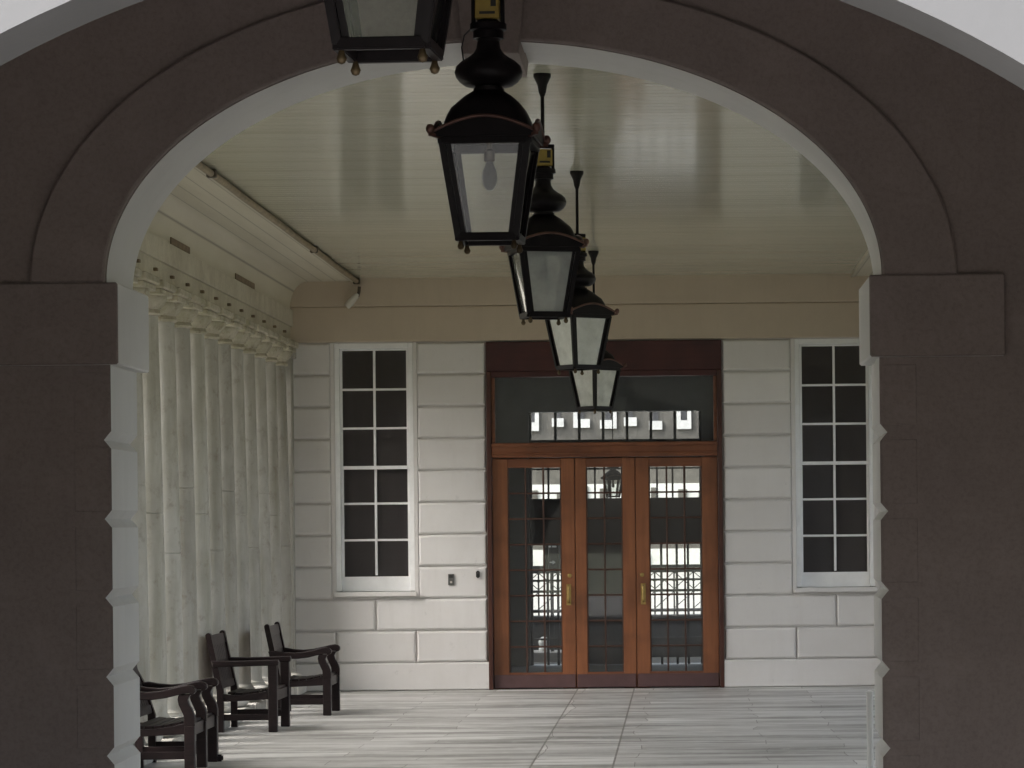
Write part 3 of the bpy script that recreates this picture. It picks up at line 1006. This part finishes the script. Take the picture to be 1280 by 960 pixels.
    # knobs at the eaves, little feet under the cage
    for sx_ in (-1, 1):
        for sy in (-1, 1):
            b = bmesh.new()
            lathe(b, [(0, -.019), (.010, -.016), (.016, -.006), (.016, .006), (.010, .016), (0, .019)], 14, (sx_ * .194, sy * .194, .398))
            beam(b, (sx_ * .165, sy * .165, .372), (sx_ * .197, sy * .197, .380), .014, .014, .002)
            build('knob', b, M['rim'], root, 50)
            b = bmesh.new()
            lathe(b, [(0, -.036), (.009, -.032), (.013, -.022), (.009, -.012), (.006, .0)], 12, (sx_ * .098, sy * .098, 0))
            build('foot', b, M['old_brass'], root, 50)
    b = bmesh.new()
    lathe(b, [(0, .190), (.012, .193), (.024, .210), (.029, .235), (.026, .262), (.017, .285), (.013, .295), (.013, .30)], 20)
    bl = build('bulb', b, M['bulb'], root, 50)
    b = bmesh.new(); lathe(b, [(.016, .297), (.020, .30), (.020, .335), (.010, .345), (.010, .372)], 16)
    build('holder', b, M['old_brass'], bl, 40)
    b = bmesh.new(); lathe(b, [(.0105, 0), (.0105, 1.0)], 10)
    build('rod', b, M['black_iron'], root, 60, (0, 0, .935))
    b = bmesh.new(); lathe(b, [(.011, -.125), (.020, -.10), (.027, -.06), (.041, -.030), (.048, -.016), (.048, 0)], 24)
    build('ceiling_rose', b, M['black_iron'], root, 40)
    return root
def copy_tree(o, parent=None):
    c = o.copy(); COL.objects.link(c)
    if parent is not None: c.parent = parent
    for ch in list(o.children):
        copy_tree(ch, c)
    return c
LP = [  # pixel ratio (depth), x, height of its underside, turn, ceiling above, label
    (515, -.696, 2.79, -4, 4.75, 'black lantern cut off by the top edge, nearest of the hanging row'),
    (338, -.691, 2.69, -3, 4.75, 'large black lantern with clear panes and a visible bulb, hanging before the inner arch'),
    (230, -.725, 2.765, 14, ZC, 'black lantern with one lit side pane, hanging directly behind the lantern with the bulb'),
    (180, -.693, 2.715, 37, ZC, 'black lantern turned on edge with two pale panes, second from the far doors'),
    (139, -.755, 2.665, 47, ZC, 'smallest black lantern of the row, hanging just before the maroon door lintel'),
]
base_l = make_lantern(M['lantern_glass'])
fro = None
for i, (p, x, zb, rot, top, lab) in enumerate(LP):
    o = base_l if i == 0 else copy_tree(base_l)
    o.location = (x, F / p, zb)
    o.rotation_euler = (0, 0, math.radians(rot))
    tag(o, lab, 'lantern', 'lanterns hanging in a row down the passage')
    for ch in o.children:
        if ch.name.startswith('rod'): ch.scale = (1, 1, top - zb - .935 - .10)
        if ch.name.startswith('ceiling_rose'): ch.location = (0, 0, top - zb)
        if i >= 2 and ch.name.startswith('pane'):
            ch.data = ch.data.copy(); ch.data.materials[0] = M['haze_glass'] if i == 2 else M['frost_glass']
o = copy_tree(base_l)
tag(o, 'small dark lantern hanging inside the lobby, seen through the middle door leaf', 'lantern')
for k in ('group',):
    if k in o: del o[k]
o.location = (AX, F / 112., 1.93); o.scale = (.55, .55, .55); o.rotation_euler = (0, 0, .3)
for ch in o.children:
    if ch.name.startswith('rod'): ch.scale = (1, 1, (4.19 - 1.93) / .55 - .935 - .1)
    if ch.name.startswith('ceiling_rose'): ch.location = (0, 0, (4.19 - 1.93) / .55)

# ------------------------------------------------------------------ seats along the columns (x forward, y along the row, z up; front legs at x=0)
def arm_outline_scroll():
    top = [(-.50, .560), (-.44, .566), (-.37, .552), (-.28, .545), (-.19, .553), (-.11, .570), (-.04, .586), (.0, .590), (.03, .583), (.047, .565), (.048, .545), (.036, .532)]
    bot = [(.020, .525), (.008, .534), (-.02, .534), (-.08, .522), (-.15, .505), (-.24, .494), (-.33, .494), (-.41, .503), (-.485, .503)]
    return top + bot
def s_post():
    f = [(.018, .530), (.006, .515), (-.006, .490), (.004, .460), (.022, .430), (.036, .400), (.042, .370), (.042, .318)]
    k = [(-.030, .318), (-.030, .360), (-.034, .390), (-.050, .425), (-.066, .460), (-.072, .495), (-.068, .520), (-.054, .530)]
    return f + k
def make_seat(W, arms, scroll, foot=False, rake=0.0, low=0.0):
    root = empty('armchair' if W < .9 else 'settle')
    o_ = M['oak']
    ws = [(-W / 2 + .03) + (W - .06) * i / (arms - 1) for i in range(arms)]
    lw = .030
    for i, yv in enumerate(ws):
        b = bmesh.new()
        if scroll:
            bbox(b, -.030, .040, yv - lw, yv + lw, 0, .319, .005)
        else:
            bbox(b, -.036, .036, yv - lw * .9, yv + lw * .9, 0, .545, .005)
        if foot and i == arms - 1:
            bbox(b, -.02, .075, yv - lw * .9, yv + lw * .9, .001, .050, .010, 2)
        build('front_leg', b, o_, root)
        b = bmesh.new()
        y0, y1 = yv - .026, yv + .026
        ol = [(-.445, 0), (-.395, 0), (-.395, .33), (-.443, .56), (-.487, .765), (-.492, .787), (-.506, .797), (-.521, .795), (-.533, .782), (-.532, .765), (-.491, .56), (-.447, .33)]
        if 0 < i < arms - 1:
            ol = [(-.445, 0), (-.395, 0), (-.395, .31), (-.447, .31)]
        if rake or low: ol = [(x_ - rake * max(0, z_ - .33), z_ - low * max(0, z_ - .58) / .2) for x_, z_ in ol]
        prism_y(b, ol, y0, y1)
        build('back_leg', b, o_, root)
        b = bmesh.new()
        if scroll:
            prism_y(b, arm_outline_scroll(), yv - .034, yv + .034, .006)
            a = build('arm', b, o_, root)
            b = bmesh.new(); prism_y(b, s_post(), yv - .026, yv + .026, .004)
            build('arm_support', b, o_, a)
        else:
            prism_y(b, [(-.478, .522), (.045, .534), (.052, .560), (.045, .578), (-.30, .572), (-.490, .575)], yv - .034, yv + .034, .006)
            build('arm', b, o_, root)
        b = bmesh.new()
        bbox(b, -.40, -.025, yv - .017, yv + .017, .095, .145, .004)
        build('stretcher', b, o_, root)
        b = bmesh.new()
        prism_y(b, [(-.405, .245), (-.025, .262), (-.025, .338), (-.10, .318), (-.22, .300), (-.32, .296), (-.405, .310)], yv - .020, yv + .020, .003)
        build('side_rail', b, o_, root)
    b = bmesh.new()
    bbox(b, -.010, .024, ws[0] + lw + .001, ws[-1] - lw - .001, .248, .332, .005)
    build('front_rail', b, o_, root)
    # dished seat of slats running side to side
    b = bmesh.new()
    pr = [(.012, .340), (-.052, .335), (-.116, .322), (-.180, .311), (-.244, .305), (-.308, .305), (-.372, .314)]
    for (xa, za), (xb, zb) in zip(pr, pr[1:]):
        beam(b, (xa - .004, 0, za), (xb + .004, 0, zb), W - .13, .018, .003)
    build('seat', b, o_, root)
    # back: rails and upright slats
    TZ = .735 - low * .78
    def bx(z): return -.417 - (z - .33) * (.205 + rake)
    b = bmesh.new()
    beam(b, (bx(TZ) - .002, ws[0] + .022, TZ), (bx(TZ) - .002, ws[-1] - .022, TZ), .026, .085, .005, (-.205, 0, 1))
    beam(b, (bx(.375), ws[0] + .022, .375), (bx(.375), ws[-1] - .022, .375), .026, .060, .004, (-.205, 0, 1))
    bk = build('backrest', b, o_, root)
    n = max(5, round((W - .1) / .085))
    b = bmesh.new()
    for i in range(n):
        yy = ws[0] + .03 + (ws[-1] - ws[0] - .06) * (i + .5) / n
        beam(b, (bx(.40), yy, .40), (bx(TZ - .035), yy, TZ - .035), .074, .012, .002, (1, 0, .205))
    build('slats', b, o_, bk)
    return root
def place(o, p, px, py):
    # front near leg of the seat meets the floor at this spot
    o.location = px, py, 0
def floor_pt(px, py):
    dx, dy = px - 850, 652 - py
    x, yv = dx + .01 * dy, dy - .01 * dx
    p = -yv / 1.65
    return x / p, F / p
x, y = floor_pt(411, 894.5)
a1 = make_seat(.74, 2, True); a1.location = (x - .02, y + .37, 0)
tag(a1, 'dark armchair with scrolled arms, farthest of the three seats, beside the far wall', 'armchair', 'dark timber seats along the columns')
x, y = floor_pt(335, 915.5)
a2 = make_seat(.74, 2, False); a2.location = (x + .045, y + .37, 0); a2.rotation_euler = (0, 0, math.radians(-1))
tag(a2, 'dark armchair with straight flat arms, in the middle between the two scroll-armed seats', 'armchair', 'dark timber seats along the columns')
x, y = floor_pt(268, 953.5)
a3 = make_seat(1.08, 3, True, True, .12, .09); a3.location = (x - .03, y - .40, 0)
tag(a3, 'dark settle with three scrolled arms, nearest seat, partly hidden by the left pier', 'settle', 'dark timber seats along the columns')

# ------------------------------------------------------------------ bring the draft to metres
done = set()
for o in D.objects:
    o.location = o.location * S
    if o.type == 'MESH' and o.data.name not in done:
        done.add(o.data.name)
        o.data.transform(Matrix.Scale(S, 4))

# ------------------------------------------------------------------ camera
cam = D.cameras.new('camera')
cam.sensor_width = 36.0
cam.lens = F / 1280 * 36.0
cam.shift_x = -(850 - 640) / 1280
cam.shift_y = (652 - 480) / 1280
cam.clip_start = .1
cam.clip_end = 3000
co = D.objects.new('camera', cam); link(co)
co.matrix_world = Matrix.Translation((0, 0, 1.65 * S)) @ Matrix.Rotation(PI / 2, 4, 'X') @ Matrix.Rotation(-.0100, 4, 'Z')
SC.camera = co

# ------------------------------------------------------------------ daylight: overcast sky and a weak soft sun
w = D.worlds.new('World'); SC.world = w
w.use_nodes = True
nt = w.node_tree
bg = nt.nodes['Background']
sky = nt.nodes.new('ShaderNodeTexSky')
sky.sky_type = 'NISHITA'
sky.sun_disc = False
EL, AZ = math.radians(42), math.radians(-118)      # azimuth from +Y, towards +X
sky.sun_elevation = EL
sky.sun_rotation = AZ
sky.air_density = 1.0; sky.dust_density = 5.0; sky.ozone_density = 1.0
hs = nt.nodes.new('ShaderNodeHueSaturation'); hs.inputs['Saturation'].default_value = .45
nt.links.new(sky.outputs['Color'], hs.inputs['Color'])
nt.links.new(hs.outputs['Color'], bg.inputs['Color'])
bg.inputs['Strength'].default_value = .115
sun = D.lights.new('sun', 'SUN'); sun.energy = .5; sun.angle = math.radians(60); sun.color = (1, .97, .93)
so = D.objects.new('sun', sun); link(so)
d = Vector((math.sin(AZ) * math.cos(EL), math.cos(AZ) * math.cos(EL), math.sin(EL)))
so.rotation_euler = (-d).to_track_quat('-Z', 'Y').to_euler()
so.location = d * 60

SC.view_settings.view_transform = 'Standard'
SC.view_settings.look = 'None'
SC.view_settings.gamma = 1.0
SC.view_settings.use_curve_mapping = False
SC.view_settings.exposure = 2.60
SC.render.engine = 'CYCLES'
SC.cycles.max_bounces = 10
SC.cycles.diffuse_bounces = 6
SC.cycles.glossy_bounces = 4
SC.cycles.transparent_max_bounces = 16
SC.cycles.use_denoising = True
SC.cycles.caustics_reflective = False
SC.cycles.caustics_refractive = False
